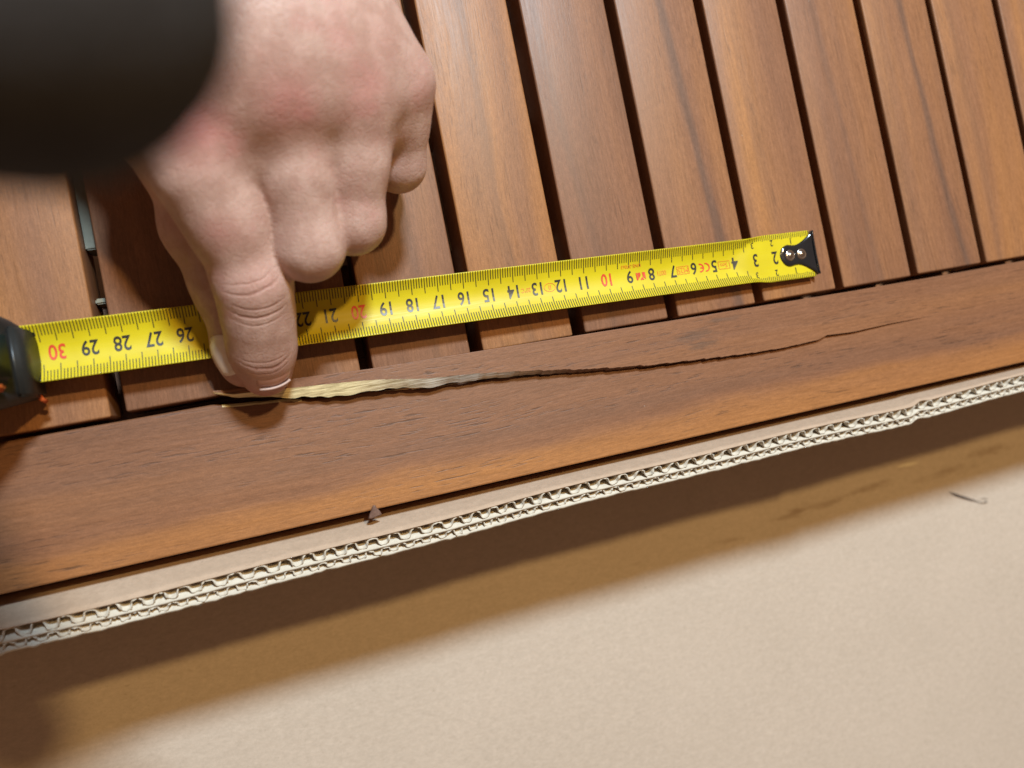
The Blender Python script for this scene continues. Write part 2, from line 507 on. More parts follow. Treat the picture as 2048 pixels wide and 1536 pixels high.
# ------------------------------------------------------------------ cardboard box wall with double fluting
box = empty('cardboard_box', (0.05, -0.06, FLOOR_Z), 'open cardboard box wall with a raw double fluted edge beside the rail', 'box')
BO = Vector(box.location)


def wobble(x):
    y = 0.011 * (x - 0.05) + 0.0005 * np.sin(x * 21 + 0.7) + 0.0003 * np.sin(x * 57)
    y -= 0.0012 / (1 + np.exp(-(0.1975 - x) / 0.0012)) * np.exp(-max(0, 0.1975 - x) / 0.03)      # dent
    y += 0.0008 * np.exp(-((x - 0.2005) / 0.003) ** 2)
    return y


def flap_pt(x, s, o):
    """s: distance down from the cut edge along the wall, o: depth outwards from the inner face"""
    th = math.radians(22)
    SF = 0.0165
    if s < SF:
        y, z = -0.0560 + s * math.sin(th), 0.0034 - s * math.cos(th)
    else:
        y, z = -0.0560 + SF * math.sin(th) - 0.0002, 0.0034 - SF * math.cos(th) - (s - SF)
    f = max(0.0, 1 - s / SF)
    return Vector((x, y + wobble(x) * f - o * math.cos(th) * (0.75 + 0.25 * f), z - o * math.sin(th) * f)) - BO


XA, XB = -0.30, 0.42
def liner(name, o_mid, thick, mat, depth, rag=0.0):
    xs = np.arange(XA, XB, 0.002)
    ss = [0.0, 0.003, 0.006, 0.010, 0.0163, 0.0170, 0.022, depth]
    V = []
    for x in xs:
        j = rag * RNG.normal()
        for q, s in enumerate(ss):
            V.append(flap_pt(x, s + (j if q == 0 else 0.0), o_mid + (0.4 * j if q == 0 else 0)))
    o = mesh_obj(name, V, grid_faces(len(xs), len(ss)), mat, box, smooth=True)
    return solid(o, thick)


def flute(o0, h, pitch, ph):
    n = 14
    N = int((XB - XA) / pitch * n)
    V = []
    amp = 1.0
    for i in range(N):
        x = XA + i * pitch / n
        cyc = i / n + 0.16 * math.sin(x * 43 + ph) + 0.1 * math.sin(x * 97)
        w = math.cos(2 * math.pi * cyc + ph)
        w = math.copysign(abs(w) ** 0.75, w)
        amp = 0.93 + 0.07 * math.sin(x * 71 + ph)
        xx = x + 0.0007 * math.sin(4 * math.pi * cyc + 2 * ph) * 0.6
        for q, s in enumerate((0.0, 0.004, 0.0162)):
            V.append(flap_pt(xx, s + (0.00025 * RNG.normal() + 0.0002 if q == 0 else 0), o0 + h * (0.5 - 0.5 * w * amp)))
    o = mesh_obj('flute', V, grid_faces(N, 3), M_CUT, box, smooth=True)
    return solid(o, 0.00046)


liner('inner_liner', 0.0002, 0.00042, M_LINER, 0.098)
flute(0.0006, 0.0038, 0.0078, 0.3)
liner('middle_liner', 0.0050, 0.00095, M_CUT, 0.020, 0.00010)
flute(0.0056, 0.0024, 0.0061, 1.9)
liner('outer_liner', 0.0087, 0.00115, M_CUT, 0.094, 0.00035)

# ------------------------------------------------------------------ small flake stuck in the gap
flake = empty('wood_flake', (-0.0475, -0.0487, -0.004), 'tiny triangular brown wood flake stuck between rail and cardboard', 'wood flake')
V, Fc = [], []
rows = [(-0.0026, -0.0030, 0.0028), (-0.0016, -0.0027, 0.0026), (-0.0004, -0.0022, 0.0022), (0.0008, -0.0016, 0.0016), (0.0019, -0.0010, 0.0010),
        (0.0028, -0.0006, 0.0007), (0.0036, -0.0001, 0.0005)]
for t, (yy, xl, xr) in enumerate(rows):
    for q in range(7):
        s = q / 6
        x = xl + (xr - xl) * s
        y = yy + (0.0010 * s if t == 0 else 0.0008 * s * (1 - t / 6)) + 0.00012 * math.sin(q * 2.1 + t)
        x *= 0.86; y *= 0.86
        V.append((x, y * 0.9 - 0.0006, 0.0040 + 0.40 * y + 0.0010 * math.sin(math.pi * s) + 0.00012 * math.sin(t * 1.7 + q)))
o = mesh_obj('chip', V, grid_faces(7, 7), plain('flake_wood', (0.20, 0.115, 0.085), 0.6, 0.25, 900, 0.3), flake, smooth=True)
solid(o, 0.0004, 0.0)

# ------------------------------------------------------------------ tape measure
tape = empty('tape_measure', (-0.155, 0.024, 0.0), 'black tape measure with its yellow steel blade pulled out across the slats', 'tape measure')
TO = Vector(tape.location)
P0 = Vector((0.1596, 0.0193, 0.0022))
AZ = -0.0209
DX, DY = -math.cos(AZ), -math.sin(AZ)
LX, LY = -DY, DX                       # lateral
if LY < 0: LX, LY = -LX, -LY           # +v towards the far edge (+y)
BW = 0.0196
BLEN = 0.318


def sm(a, b, x):
    t = min(1, max(0, (x - a) / (b - a)))
    return t * t * (3 - 2 * t)


def blade(c, v, h=0.0):
    """c metres from the hook, v across, h above the painted face"""
    # the cupped profile flattens towards the hook
    cc = c - 0.0028 * (c / 0.30) ** 3
    arc = 0.040 - 0.010 * (2 * v / BW) ** 2
    cup = 0.12 + 0.88 * sm(arc - 0.007, arc + 0.004, c)
    sag = 0.0030 * cup
    vv = v * (1 + 0.06 * (1 - cup)) * (1 - 0.05 * cup)
    z = P0.z + 0.0062 * c / 0.30 + 0.0012 * math.sin(math.pi * min(1, c / 0.30)) + sag * (2 * v / BW) ** 2 + h
    z += 0.0014 * (1 - cup)
    nl = 2 * sag * (2 / BW) ** 2 * v
    vv -= h * nl
    return Vector((P0.x + DX * cc + LX * vv, P0.y + DY * cc + LY * vv, z)) - TO


def mat_blade():
    k = NT('yellow_tape_paint')
    co = k.n('ShaderNodeTexCoord').outputs['Object']
    n = k.noise(co, 60, 3.0, 0.6)
    col = k.mix(k.mapr(n, 0.35, 0.7), (0.56, 0.43, 0.006, 1), (0.61, 0.48, 0.008, 1))
    scr = k.noise(k.vmul(co, (60, 1600, 200)), 1.0, 2.0, 0.7)
    k.bump(k.noise(co, 500, 2.0), 0.05, 0.0002)
    return k.done(color=col, rough=k.mapr(scr, 0.3, 0.7, 0.42, 0.52), spec=0.32)


M_BLADE = mat_blade()
M_BLACK = plain('black_print', (0.022, 0.018, 0.014), 0.4)
M_TICK = plain('tick_print', (0.030, 0.022, 0.008), 0.5)
M_RED = plain('red_print', (0.62, 0.055, 0.018), 0.4)
M_ORNG = plain('faint_red_print', (0.70, 0.16, 0.02), 0.4)
nc, nw = 240, 33
cs = np.linspace(0.0006, BLEN, nc)
vs = np.linspace(-BW / 2, BW / 2, nw)
V = [blade(c, v) for c in cs for v in vs]
bl = mesh_obj('blade', V, grid_faces(nc, nw, flip=True), M_BLADE, tape, smooth=True)
solid(bl, 0.00018, -1.0)
bl['label'] = 'yellow steel blade printed with centimetre numbers'

V, Fc = [], []
for mm in range(1, 312):
    c = mm / 1000.0
    ln = 0.0058 if mm % 5 == 0 else 0.0036
    if mm < 34: ln = 0.0021 if mm % 5 else 0.0024
    for sgn in (-1, 1):
        hw = 0.00015
        k0 = len(V)
        steps = 4
        for t in range(steps + 1):
            v = sgn * (BW / 2 - 0.00005 - ln * t / steps)
            V += [blade(c - hw, v, 0.00009), blade(c + hw, v, 0.00009)]
        for t in range(steps):
            a = k0 + 2 * t
            Fc.append((a, a + 1, a + 3, a + 2))
tk = mesh_obj('tick_marks', V, Fc, M_TICK, tape)
tk.parent = bl


def text_verts(s, size, sx=1.0, bold=0.0):
    cu = bpy.data.curves.new('t', 'FONT')
    cu.body = s; cu.size = 1.0; cu.align_x = 'CENTER'; cu.align_y = 'CENTER'
    cu.resolution_u = 4; cu.offset = bold
    o = bpy.data.objects.new('t', cu)
    COL.objects.link(o)
    dg = bpy.context.evaluated_depsgraph_get()
    me = bpy.data.meshes.new_from_object(o.evaluated_get(dg))
    bm = bmesh.new(); bm.from_mesh(me)
    bmesh.ops.triangulate(bm, faces=bm.faces)
    long = [e for e in bm.edges if e.calc_length() > 0.18]
    bmesh.ops.subdivide_edges(bm, edges=long, cuts=2)
    bmesh.ops.triangulate(bm, faces=bm.faces)
    V = np.array([v.co[:2] for v in bm.verts])
    Fc = [[v.index for v in f.verts] for f in bm.faces]
    bm.free()
    bpy.data.objects.remove(o); bpy.data.curves.remove(cu); bpy.data.meshes.remove(me)
    lo, hi = V.min(0), V.max(0)
    V = V - (lo + hi) / 2
    V *= size / (hi[1] - lo[1])
    V[:, 0] *= sx
    return V, Fc


def put_text(name, s, c, v, size, mat, sx=0.85, bold=0.0, h=0.00011):
    V, Fc = text_verts(s, size, sx, bold)
    return mesh_obj(name, [blade(c + a, v - b, h) for a, b in V], Fc, mat, bl)


def put_poly(name, polys, c, v, mat, h=0.00011):
    V, Fc = [], []
    for p in polys:
        k0 = len(V)
        V += [blade(c + a, v - b, h) for a, b in p]
        Fc.append(tuple(range(k0, k0 + len(p))))
    return mesh_obj(name, V, Fc, mat, bl)


def frame_polys(w, hgt, t):
    w, hgt = w / 2, hgt / 2
    return [[(-w, hgt - t), (w, hgt - t), (w, hgt), (-w, hgt)], [(-w, -hgt), (w, -hgt), (w, -hgt + t), (-w, -hgt + t)],
            [(-w, -hgt + t), (-w + t, -hgt + t), (-w + t, hgt - t), (-w, hgt - t)],
            [(w - t, -hgt + t), (w, -hgt + t), (w, hgt - t), (w - t, hgt - t)]]


for n in range(2, 31):
    if n in (23, 24): pass
    put_text('printed_number', str(n), n / 100.0 + (0.0006 if n > 9 else 0.0), 0.0, 0.0054, M_RED if n % 10 == 0 else M_BLACK,
             0.76 if n > 9 else 0.80, 0.016)
for n in (1, 2, 3):
    for sgn in (-1, 1):
        put_text('printed_number', str(n), n / 100.0 + 0.0006, sgn * 0.0062, 0.0026, M_BLACK, 0.85, 0.012)
put_text('printed_text', '5m', 0.0452, 0.0, 0.0020, M_ORNG, 1.0)
put_poly('printed_frame', frame_polys(0.0056, 0.0036, 0.00022), 0.0452, 0.0, M_ORNG)
put_text('printed_text', 'M25', 0.0652, 0.0, 0.0024, M_ORNG, 0.85)
put_poly('printed_frame', frame_polys(0.0058, 0.0036, 0.00022), 0.0652, 0.0, M_ORNG)
put_text('printed_text', '0071', 0.0752, 0.0, 0.0021, M_ORNG, 0.75)
put_text('printed_text', 'UNE-37063', 0.0890, 0.0044, 0.0014, M_ORNG, 0.95)
put_text('printed_text', '20°C', 0.1352, 0.0, 0.0019, M_ORNG, 0.75)
put_text('printed_text', 'II', 0.1252, 0.0, 0.0019, M_ORNG, 1.0)
ring = []
for i in range(20):
    a, b = 2 * math.pi * i / 20, 2 * math.pi * (i + 1) / 20
    q = lambda t, r: (math.cos(t) * (0.0023 + r), math.sin(t) * (0.0016 + r))
    ring.append([q(a, 0), q(b, 0), q(b, 0.0002), q(a, 0.0002)])
put_poly('printed_ring', ring, 0.1252, 0.0, M_ORNG)


def arc_polys(cx, r, t, a0, a1, n=12, sx=1.0):
    P = []
    for i in range(n):
        a, b = math.radians(a0 + (a1 - a0) * i / n), math.radians(a0 + (a1 - a0) * (i + 1) / n)
        P.append([(cx + sx * r * math.cos(a), r * math.sin(a)), (cx + sx * (r - t) * math.cos(a), (r - t) * math.sin(a)),
                  (cx + sx * (r - t) * math.cos(b), (r - t) * math.sin(b)), (cx + sx * r * math.cos(b), r * math.sin(b))])
    return P


put_poly('printed_conformity_mark', arc_polys(-0.0006, 0.0020, 0.0006, 80, 280) + arc_polys(0.0022, 0.0020, 0.0006, 80, 280) +
         [[(0.0006, -0.0003), (0.0020, -0.0003), (0.0020, 0.0003), (0.0006, 0.0003)]], 0.0548, 0.0, M_RED)
put_poly('printed_emblem', [[(-0.0020, -0.0016), (-0.0006, -0.0016), (-0.0009, 0.0004), (-0.0020, 0.0016)],
                            [(-0.0005, 0.0003), (0.0004, 0.0012), (0.0004, 0.0017), (-0.0012, 0.0017)],
                            [(0.0002, -0.0016), (0.0012, -0.0016), (0.0012, 0.0010), (0.0002, -0.0002)],
                            [(0.0014, -0.0016), (0.0022, -0.0016), (0.0022, 0.0016), (0.0014, 0.0016)]], 0.0849, -0.0002, M_RED)

# ---- hook
M_HOOK = plain('black_chromed_steel', (0.010, 0.011, 0.013), 0.16, 0.1, 600, spec=0.8, coat=0.6, coatr=0.06)
M_RIVET = plain('rivet_steel', (0.55, 0.50, 0.46), 0.22, 0.1, 900, metal=1.0)


def hook_half(c):
    """half width of the hook plate at distance c from the end"""
    if c > 0.0128:
        q = (c - 0.0128) / 0.0046
        return 0.0046 * math.sqrt(max(0.0, 1 - q * q))
    if c > 0.0088: return 0.0046 - 0.0004 * math.sin((0.0128 - c) / 0.004 * math.pi / 2)
    q = (0.0088 - c) / 0.0098
    return 0.0042 + 0.0053 * q ** 1.5


hc = list(np.linspace(-0.0008, 0.0128, 18)) + [0.0128 + 0.0046 * math.sin(t) for t in np.linspace(0.15, math.pi / 2, 9)]
V, nh = [], 13
for c in hc:
    w = max(hook_half(c), 0.0001)
    for j in range(nh):
        q = -1 + 2 * j / (nh - 1)
        v = q * w + 0.0002
        edge = 0.0005 * abs(q) ** 6
        end = 0.0005 * sm(0.0150, 0.0174, c)
        rise = 0.0016 * (max(0, abs(v) - 0.004) / 0.0055) ** 1.4
        # shallow dishes round the rivets
        dish = 0.0
        V.append(blade(max(c, 0.0), v, 0.00075 - edge - end + rise * 0.6) + Vector((-DX * min(0, c) * -1, 0, -0.0012 * sm(0.0015, -0.0008, c) * 0 - (0.0007 if c < -0.0004 else 0))))
hk = mesh_obj('hook', V, grid_faces(len(hc), nh, flip=True), M_HOOK, tape, smooth=True)
solid(hk, 0.0007, -1.0)
hk['label'] = 'glossy black steel end hook with flared tips'
# downturned lip of the hook
V = []
for j in range(nh):
    q = -1 + 2 * j / (nh - 1)
    w = hook_half(-0.0008)
    v = q * w + 0.0002
    t = blade(0.0, v, 0.0010) + Vector((0.0009, 0, 0))
    for dz in (0.0, 0.0012, 0.0024, 0.0036):
        V.append((t.x + 0.0003 * math.sin(dz / 0.0036 * 1.5), t.y * 1.0 - TO.y * 0, max(t.z - dz * (1 - 0.25 * q * q), 0.0002)))
lipo = mesh_obj('lip', V, grid_faces(nh, 4), M_HOOK, hk, smooth=True)
solid(lipo, 0.0006, 0.0)
for c in (0.0127, 0.0066):
    bm = bmesh.new()
    prof = [(0.0, 0.00075), (0.0009, 0.00065), (0.00135, 0.00035), (0.0016, 0.00012), (0.0019, 0.00030), (0.0023, 0.00022), (0.0025, -0.0003)]
    ns = 24
    rows = []
    for r, z in prof:
        row = []
        for s in range(ns):
            t = 2 * math.pi * s / ns
            row.append(bm.verts.new((r * math.cos(t), r * math.sin(t), z)))
        rows.append(row)
    for a, b in zip(rows[:-1], rows[1:]):
        for s in range(ns):
            try: bm.faces.new((a[s], b[s], b[(s + 1) % ns], a[(s + 1) % ns]))
            except ValueError: pass
    bmesh.ops.remove_doubles(bm, verts=bm.verts, dist=1e-6)
    rv = bm_obj('rivet', bm, M_RIVET, hk, smooth=True)
    rv.location = blade(c, 0.0002, 0.00085)

# ---- case
M_CASE = plain('black_rubber_case', (0.012, 0.013, 0.014), 0.55, 0.2, 500, 0.25, 0.0003)
M_TEAL = plain('dark_teal_plastic', (0.012, 0.028, 0.026), 0.38, 0.15, 300)
M_ORNP = plain('orange_plastic', (0.55, 0.10, 0.02), 0.45, 0.12, 300)
M_GRYP = plain('dark_nose_plastic', (0.016, 0.016, 0.014), 0.40, 0.1, 300)


def rounded_prism(prof, y0, y1, inset_front, bevel):
    """profile in xz swept along y, sides pulled in towards the nose"""
    bm = bmesh.new()
    rows = []
    for y in (y0, y1):
        s = 1 if y == y1 else -1
        rows.append([bm.verts.new((x, y - s * inset_front(x), z)) for x, z in prof])
    n = len(prof)
    for i in range(n):
        bm.faces.new((rows[0][i], rows[0][(i + 1) % n], rows[1][(i + 1) % n], rows[1][i]))
    bm.faces.new(rows[0][::-1]); bm.faces.new(rows[1])
    bmesh.ops.recalc_face_normals(bm, faces=bm.faces)
    bmesh.ops.bevel(bm, geom=list(bm.edges), offset=bevel, segments=3, profile=0.5, affect='EDGES')
    return bm


XN = -0.1455     # nose
prof = [(XN, 0.0004), (XN, 0.0170), (XN - 0.004, 0.0300), (XN - 0.013, 0.0440), (XN - 0.030, 0.0560), (XN - 0.050, 0.0580),
        (XN - 0.068, 0.0500), (XN - 0.076, 0.0300), (XN - 0.076, 0.0060), (XN - 0.070, 0.0004)]
prof = [(x - TO.x, z) for x, z in prof]
bm = rounded_prism(prof, -0.0208, 0.0196, lambda x: 0.0088 * sm(XN - 0.011 - TO.x, XN - TO.x, x), 0.0028)
case = bm_obj('case', bm, M_CASE, tape, smooth=True)
case['label'] = 'black rubbered case with dark teal button and orange mouth'
case.location = (0, 0, 0)
# mouth surround, orange lip, brake button
bm = bmesh.new()
bmesh.ops.create_cube(bm, size=1.0)
bmesh.ops.scale(bm, vec=(0.0030, 0.0220, 0.0150), verts=bm.verts)
bmesh.ops.bevel(bm, geom=list(bm.edges), offset=0.0009, segments=2, affect='EDGES')
o = bm_obj('nose', bm, M_GRYP, case, smooth=True)
o.location = (XN - TO.x - 0.0003, -0.0015, 0.0150)
o.rotation_euler = (0, math.radians(-10), 0)
V = [(-0.0004, 0.0088, 0.0118), (-0.0003, 0.0045, 0.0098), (-0.0002, -0.001, 0.0090), (-0.0002, -0.006, 0.0098), (-0.0002, -0.0105, 0.0112), (-0.0002, -0.0128, 0.0098), (0.0006, -0.0136, 0.0082)]
v2, f2 = tube_mesh([(XN - TO.x + 0.0010 + a, b - 0.0002, c) for a, b, c in V], [0.0004, 0.0005, 0.0005, 0.0005, 0.0006, 0.0008, 0.0008], 8)
mesh_obj('mouth_lip', v2, f2, M_ORNP, case, smooth=True)
bm = bmesh.new()
bmesh.ops.create_cube(bm, size=1.0)
bmesh.ops.scale(bm, vec=(0.0040, 0.0165, 0.0210), verts=bm.verts)
bmesh.ops.bevel(bm, geom=list(bm.edges), offset=0.0018, segments=3, affect='EDGES')
bt = bm_obj('brake_button', bm, M_TEAL, case, smooth=True)
bt.location = (XN - TO.x - 0.0062, -0.0010, 0.0372)
bt.rotation_euler = (0, math.radians(-30), 0)
bm = bmesh.new()
bmesh.ops.create_cube(bm, size=1.0)
bmesh.ops.scale(bm, vec=(0.0036, 0.0022, 0.0110), verts=bm.verts)
bmesh.ops.bevel(bm, geom=list(bm.edges), offset=0.0008, segments=2, affect='EDGES')
o = bm_obj('button_trim', bm, M_ORNP, bt, smooth=True)
o.location = (0.0003, -0.0094, -0.001)

# ------------------------------------------------------------------ person: left hand pinching the splinter, dark sleeve
def skin_mat():
    k = NT('skin')
    co = k.n('ShaderNodeTexCoord').outputs['Object']
    red = k.attr('red', 'GEOMETRY')
    u = k.attr('along', 'GEOMETRY')
    msk = k.attr('on_index', 'GEOMETRY')
    mott = k.noise(co, 130, 3.0, 0.6)
    fine = k.noise(co, 900, 3.0, 0.65)
    base = k.mix(k.mapr(mott, 0.38, 0.64), (0.46, 0.275, 0.212, 1), (0.55, 0.352, 0.280, 1))
    base = k.mix(k.math('MULTIPLY', k.math('ADD', red, k.mapr(k.noise(co, 60, 3.0, 0.6), 0.50, 0.72, 0.0, 0.35)), k.mapr(k.noise(co, 260, 2.0), 0.25, 0.65, 0.55, 1.0)), base, (0.54, 0.215, 0.185, 1))
    # creases across the finger joints
    wav = k.math('MULTIPLY', k.math('SUBTRACT', k.noise(co, 90, 2.0), 0.5), 0.0030)
    lat = k.attr('lateral', 'GEOMETRY')
    uu = k.math('ADD', k.math('ADD', u, wav), k.math('MULTIPLY', k.math('MULTIPLY', lat, lat), 26.0))
    cre = None
    for pos, wd, amp in ((0.0425, 0.0007, 0.35), (0.0452, 0.0008, 0.6), (0.0482, 0.0007, 0.7), (0.0512, 0.0009, 1.0), (0.0540, 0.0006, 0.45),
                         (0.0680, 0.0006, 0.4), (0.0702, 0.0007, 0.85), (0.0722, 0.0005, 0.5)):
        d = k.math('ABSOLUTE', k.math('SUBTRACT', uu, pos))
        g = k.mapr(d, 0.0, wd, amp, 0.0)
        cre = g if cre is None else k.math('MAXIMUM', cre, g)
    cre = k.math('MULTIPLY', cre, msk)
    cre = k.math('MULTIPLY', cre, k.mapr(k.math('ABSOLUTE', lat), 0.0035, 0.0100, 1.0, 0.0))
    base = k.mix(k.math('MULTIPLY', cre, 0.38), base, (0.30, 0.10, 0.07, 1))
    vor = k.n('ShaderNodeTexVoronoi', {'Vector': k.vmul(co, (1.0, 0.7, 1.0)), 'Scale': 1100.0}, feature='DISTANCE_TO_EDGE').outputs[0]
    cells = k.mapr(vor, 0.0, 0.12, 0.0, 1.0)
    h = k.math('ADD', k.math('MULTIPLY', fine, 0.35), k.math('MULTIPLY', cells, 0.22))
    big = k.noise(k.vmul(co, (330, 200, 200)), 1.0, 2.0, 0.6)
    h = k.math('ADD', h, k.math('MULTIPLY', big, 0.5))
    vor2 = k.n('ShaderNodeTexVoronoi', {'Vector': k.vadd(k.vmul(co, (1.0, 0.55, 0.8)), k.vmul(k.n('ShaderNodeTexNoise', {'Vector': co, 'Scale': 200.0}).outputs[1], (0.0018, 0.0018, 0.0018))), 'Scale': 420.0}, feature='DISTANCE_TO_EDGE').outputs[0]
    lines = k.mapr(vor2, 0.0, 0.10, 1.0, 0.0)
    h = k.math('SUBTRACT', h, k.math('MULTIPLY', lines, 0.20))
    base = k.mix(k.math('MULTIPLY', lines, 0.10), base, (0.38, 0.16, 0.12, 1))
    h = k.math('SUBTRACT', h, k.math('MULTIPLY', cre, 1.7))
    k.bump(h, 0.65, 0.00034)
    return k.done(color=base, rough=k.mapr(fine, 0.3, 0.7, 0.42, 0.56), spec=0.42, sss=0.15, sssr=(1.0, 0.36, 0.2), ssss=0.0035)


M_SKIN = skin_mat()

J = dict(
    iM=(-0.0801, 0.0740, 0.0558, 0.0135), iN=(-0.0808, 0.0640, 0.0518, 0.0138), iQ=(-0.0774, 0.0520, 0.0468, 0.0123), iP=(-0.0738, 0.0325, 0.0365, 0.0109),
    iE=(-0.0743, 0.0230, 0.0288, 0.0103), iD=(-0.0750, 0.0147, 0.0207, 0.0099), iT=(-0.0755, 0.0078, 0.0136, 0.0089),
    mM=(-0.0563, 0.0817, 0.0582, 0.0130), mQ=(-0.0559, 0.0610, 0.0525, 0.0116), mP=(-0.0554, 0.0408, 0.0445, 0.0106), mD=(-0.0540, 0.0500, 0.0230, 0.0098), mT=(-0.0535, 0.0680, 0.0190, 0.0088),
    rM=(-0.0357, 0.0795, 0.0562, 0.0122), rQ=(-0.0380, 0.0632, 0.0500, 0.0108), rP=(-0.0403, 0.0474, 0.0415, 0.0099), rD=(-0.0385, 0.0570, 0.0210, 0.0092), rT=(-0.0378, 0.0740, 0.0180, 0.0083),
    pM=(-0.0194, 0.0872, 0.0500, 0.0110), pQ=(-0.0200, 0.0768, 0.0425, 0.0096), pP=(-0.0208, 0.0668, 0.0345, 0.0087), pD=(-0.0205, 0.0740, 0.0180, 0.0082), pT=(-0.0215, 0.0890, 0.0180, 0.0076),
    tC=(-0.0860, 0.1150, 0.0600, 0.0150), tM=(-0.0872, 0.0743, 0.0340, 0.0118), tK=(-0.0872, 0.0570, 0.0235, 0.0112), tI=(-0.0828, 0.0385, 0.0165, 0.0104), tT=(-0.0822, 0.0160, 0.0112, 0.0082), tE=(-0.0820, 0.0105, 0.0104, 0.0070),
    w1=(-0.0900, 0.1450, 0.0800, 0.0170), w2=(-0.0690, 0.1480, 0.0770, 0.0165),
    f1=(-0.0840, 0.1950, 0.1090, 0.0200), f2=(-0.0740, 0.1950, 0.1080, 0.0200))
JP = {k: np.array(v[:3], dtype=np.float32) for k, v in J.items()}
JR = {k: v[3] for k, v in J.items()}
H = 0.00085
LO = np.array([-0.120, -0.004, -0.001]); HI = np.array([0.002, 0.176, 0.140])
NN = ((HI - LO) / H).astype(int) + 1
gx = (LO[0] + H * np.arange(NN[0])).astype(np.float32)[:, None, None]
gy = (LO[1] + H * np.arange(NN[1])).astype(np.float32)[None, :, None]
gz = (LO[2] + H * np.arange(NN[2])).astype(np.float32)[None, None, :]


def cone(a, b):
    pa, pb, ra, rb = JP[a], JP[b], JR[a], JR[b]
    d = pb - pa
    L2 = float(d @ d)
    t = ((gx - pa[0]) * d[0] + (gy - pa[1]) * d[1] + (gz - pa[2]) * d[2]) / L2
    np.clip(t, 0, 1, out=t)
    q = (gx - pa[0] - t * d[0]) ** 2
    q += (gy - pa[1] - t * d[1]) ** 2
    q += (gz - pa[2] - t * d[2]) ** 2
    np.sqrt(q, out=q)
    q -= ra + (rb - ra) * t
    return q


def smin(a, b, k):
    h = np.maximum(k - np.abs(a - b), 0) / k
    return np.minimum(a, b) - h * h * (k * 0.25)


def chain(js, k):
    r = None
    for a, b in zip(js[:-1], js[1:]):
        c = cone(a, b)
        r = c if r is None else smin(r, c, k)
    return r


def ball(p, r):
    p = np.array(p, dtype=np.float32)
    return np.sqrt((gx - p[0]) ** 2 + (gy - p[1]) ** 2 + (gz - p[2]) ** 2) - r


body = chain(['w1', 'iM'], 0.01)
for js in (['w1', 'mM'], ['w2', 'mM'], ['w2', 'rM'], ['w2', 'pM'], ['w1', 'f1'], ['w2', 'f2'], ['w1', 'tC', 'tM']):
    body = smin(body, chain(js, 0.01), 0.013)
body = smin(body, ball((-0.060, 0.095, 0.060), 0.024), 0.02)        # palm
body = smin(body, ball((-0.040, 0.098, 0.052), 0.020), 0.02)
body = smin(body, ball((-0.0900, 0.0880, 0.0500), 0.017), 0.018)      # web of the thumb
fing = chain(['iM', 'iN', 'iQ', 'iP', 'iE', 'iD', 'iT'], 0.006)
for js in (['mM', 'mQ', 'mP', 'mD', 'mT'], ['rM', 'rQ', 'rP', 'rD', 'rT'], ['pM', 'pQ', 'pP', 'pD', 'pT']):
    fing = smin(fing, chain(js, 0.004), 0.0012)
thumb = chain(['tM', 'tK', 'tI', 'tT', 'tE'], 0.006)
fing = smin(fing, thumb, 0.0006)
S = smin(body, fing, 0.0055)
S = smin(S, ball((-0.0690, 0.0735, 0.0545), 0.0115), 0.007)
# webs between the finger roots
def mixp(a, b, t, dz=0.0):
    p = JP[a] * (1 - t) + JP[b] * t
    return p + np.array([0, 0, dz], dtype=np.float32)
for n, (a, b) in {'x1': (('iM', 'iP', 0.16), ('mM', 'mP', 0.30)), 'x2': (('mM', 'mP', 0.30), ('rM', 'rP', 0.32)), 'x3': (('rM', 'rP', 0.26), ('pM', 'pP', 0.30)),
                    'y1': (('iM', 'iP', 0.0), ('mM', 'mP', 0.06)), 'y2': (('mM', 'mP', 0.03), ('rM', 'rP', 0.03)), 'y3': (('rM', 'rP', 0.0), ('pM', 'pP', 0.0))}.items():
    JP[n + 'a'], JP[n + 'b'] = mixp(*a, -0.001), mixp(*b, -0.001)
    JR[n + 'a'] = JR[n + 'b'] = 0.0108 if n[1] != '3' else 0.0092
    S = smin(S, cone(n + 'a', n + 'b'), 0.004)
# knuckle heads
for p, r in (((-0.0805, 0.0755, 0.0615), 0.0076), ((-0.0562, 0.0830, 0.0642), 0.0078), ((-0.0357, 0.0812, 0.0616), 0.0072), ((-0.0190, 0.0880, 0.0545), 0.0062)):
    S = smin(S, ball(p, r), 0.006)
del body, fing, thumb


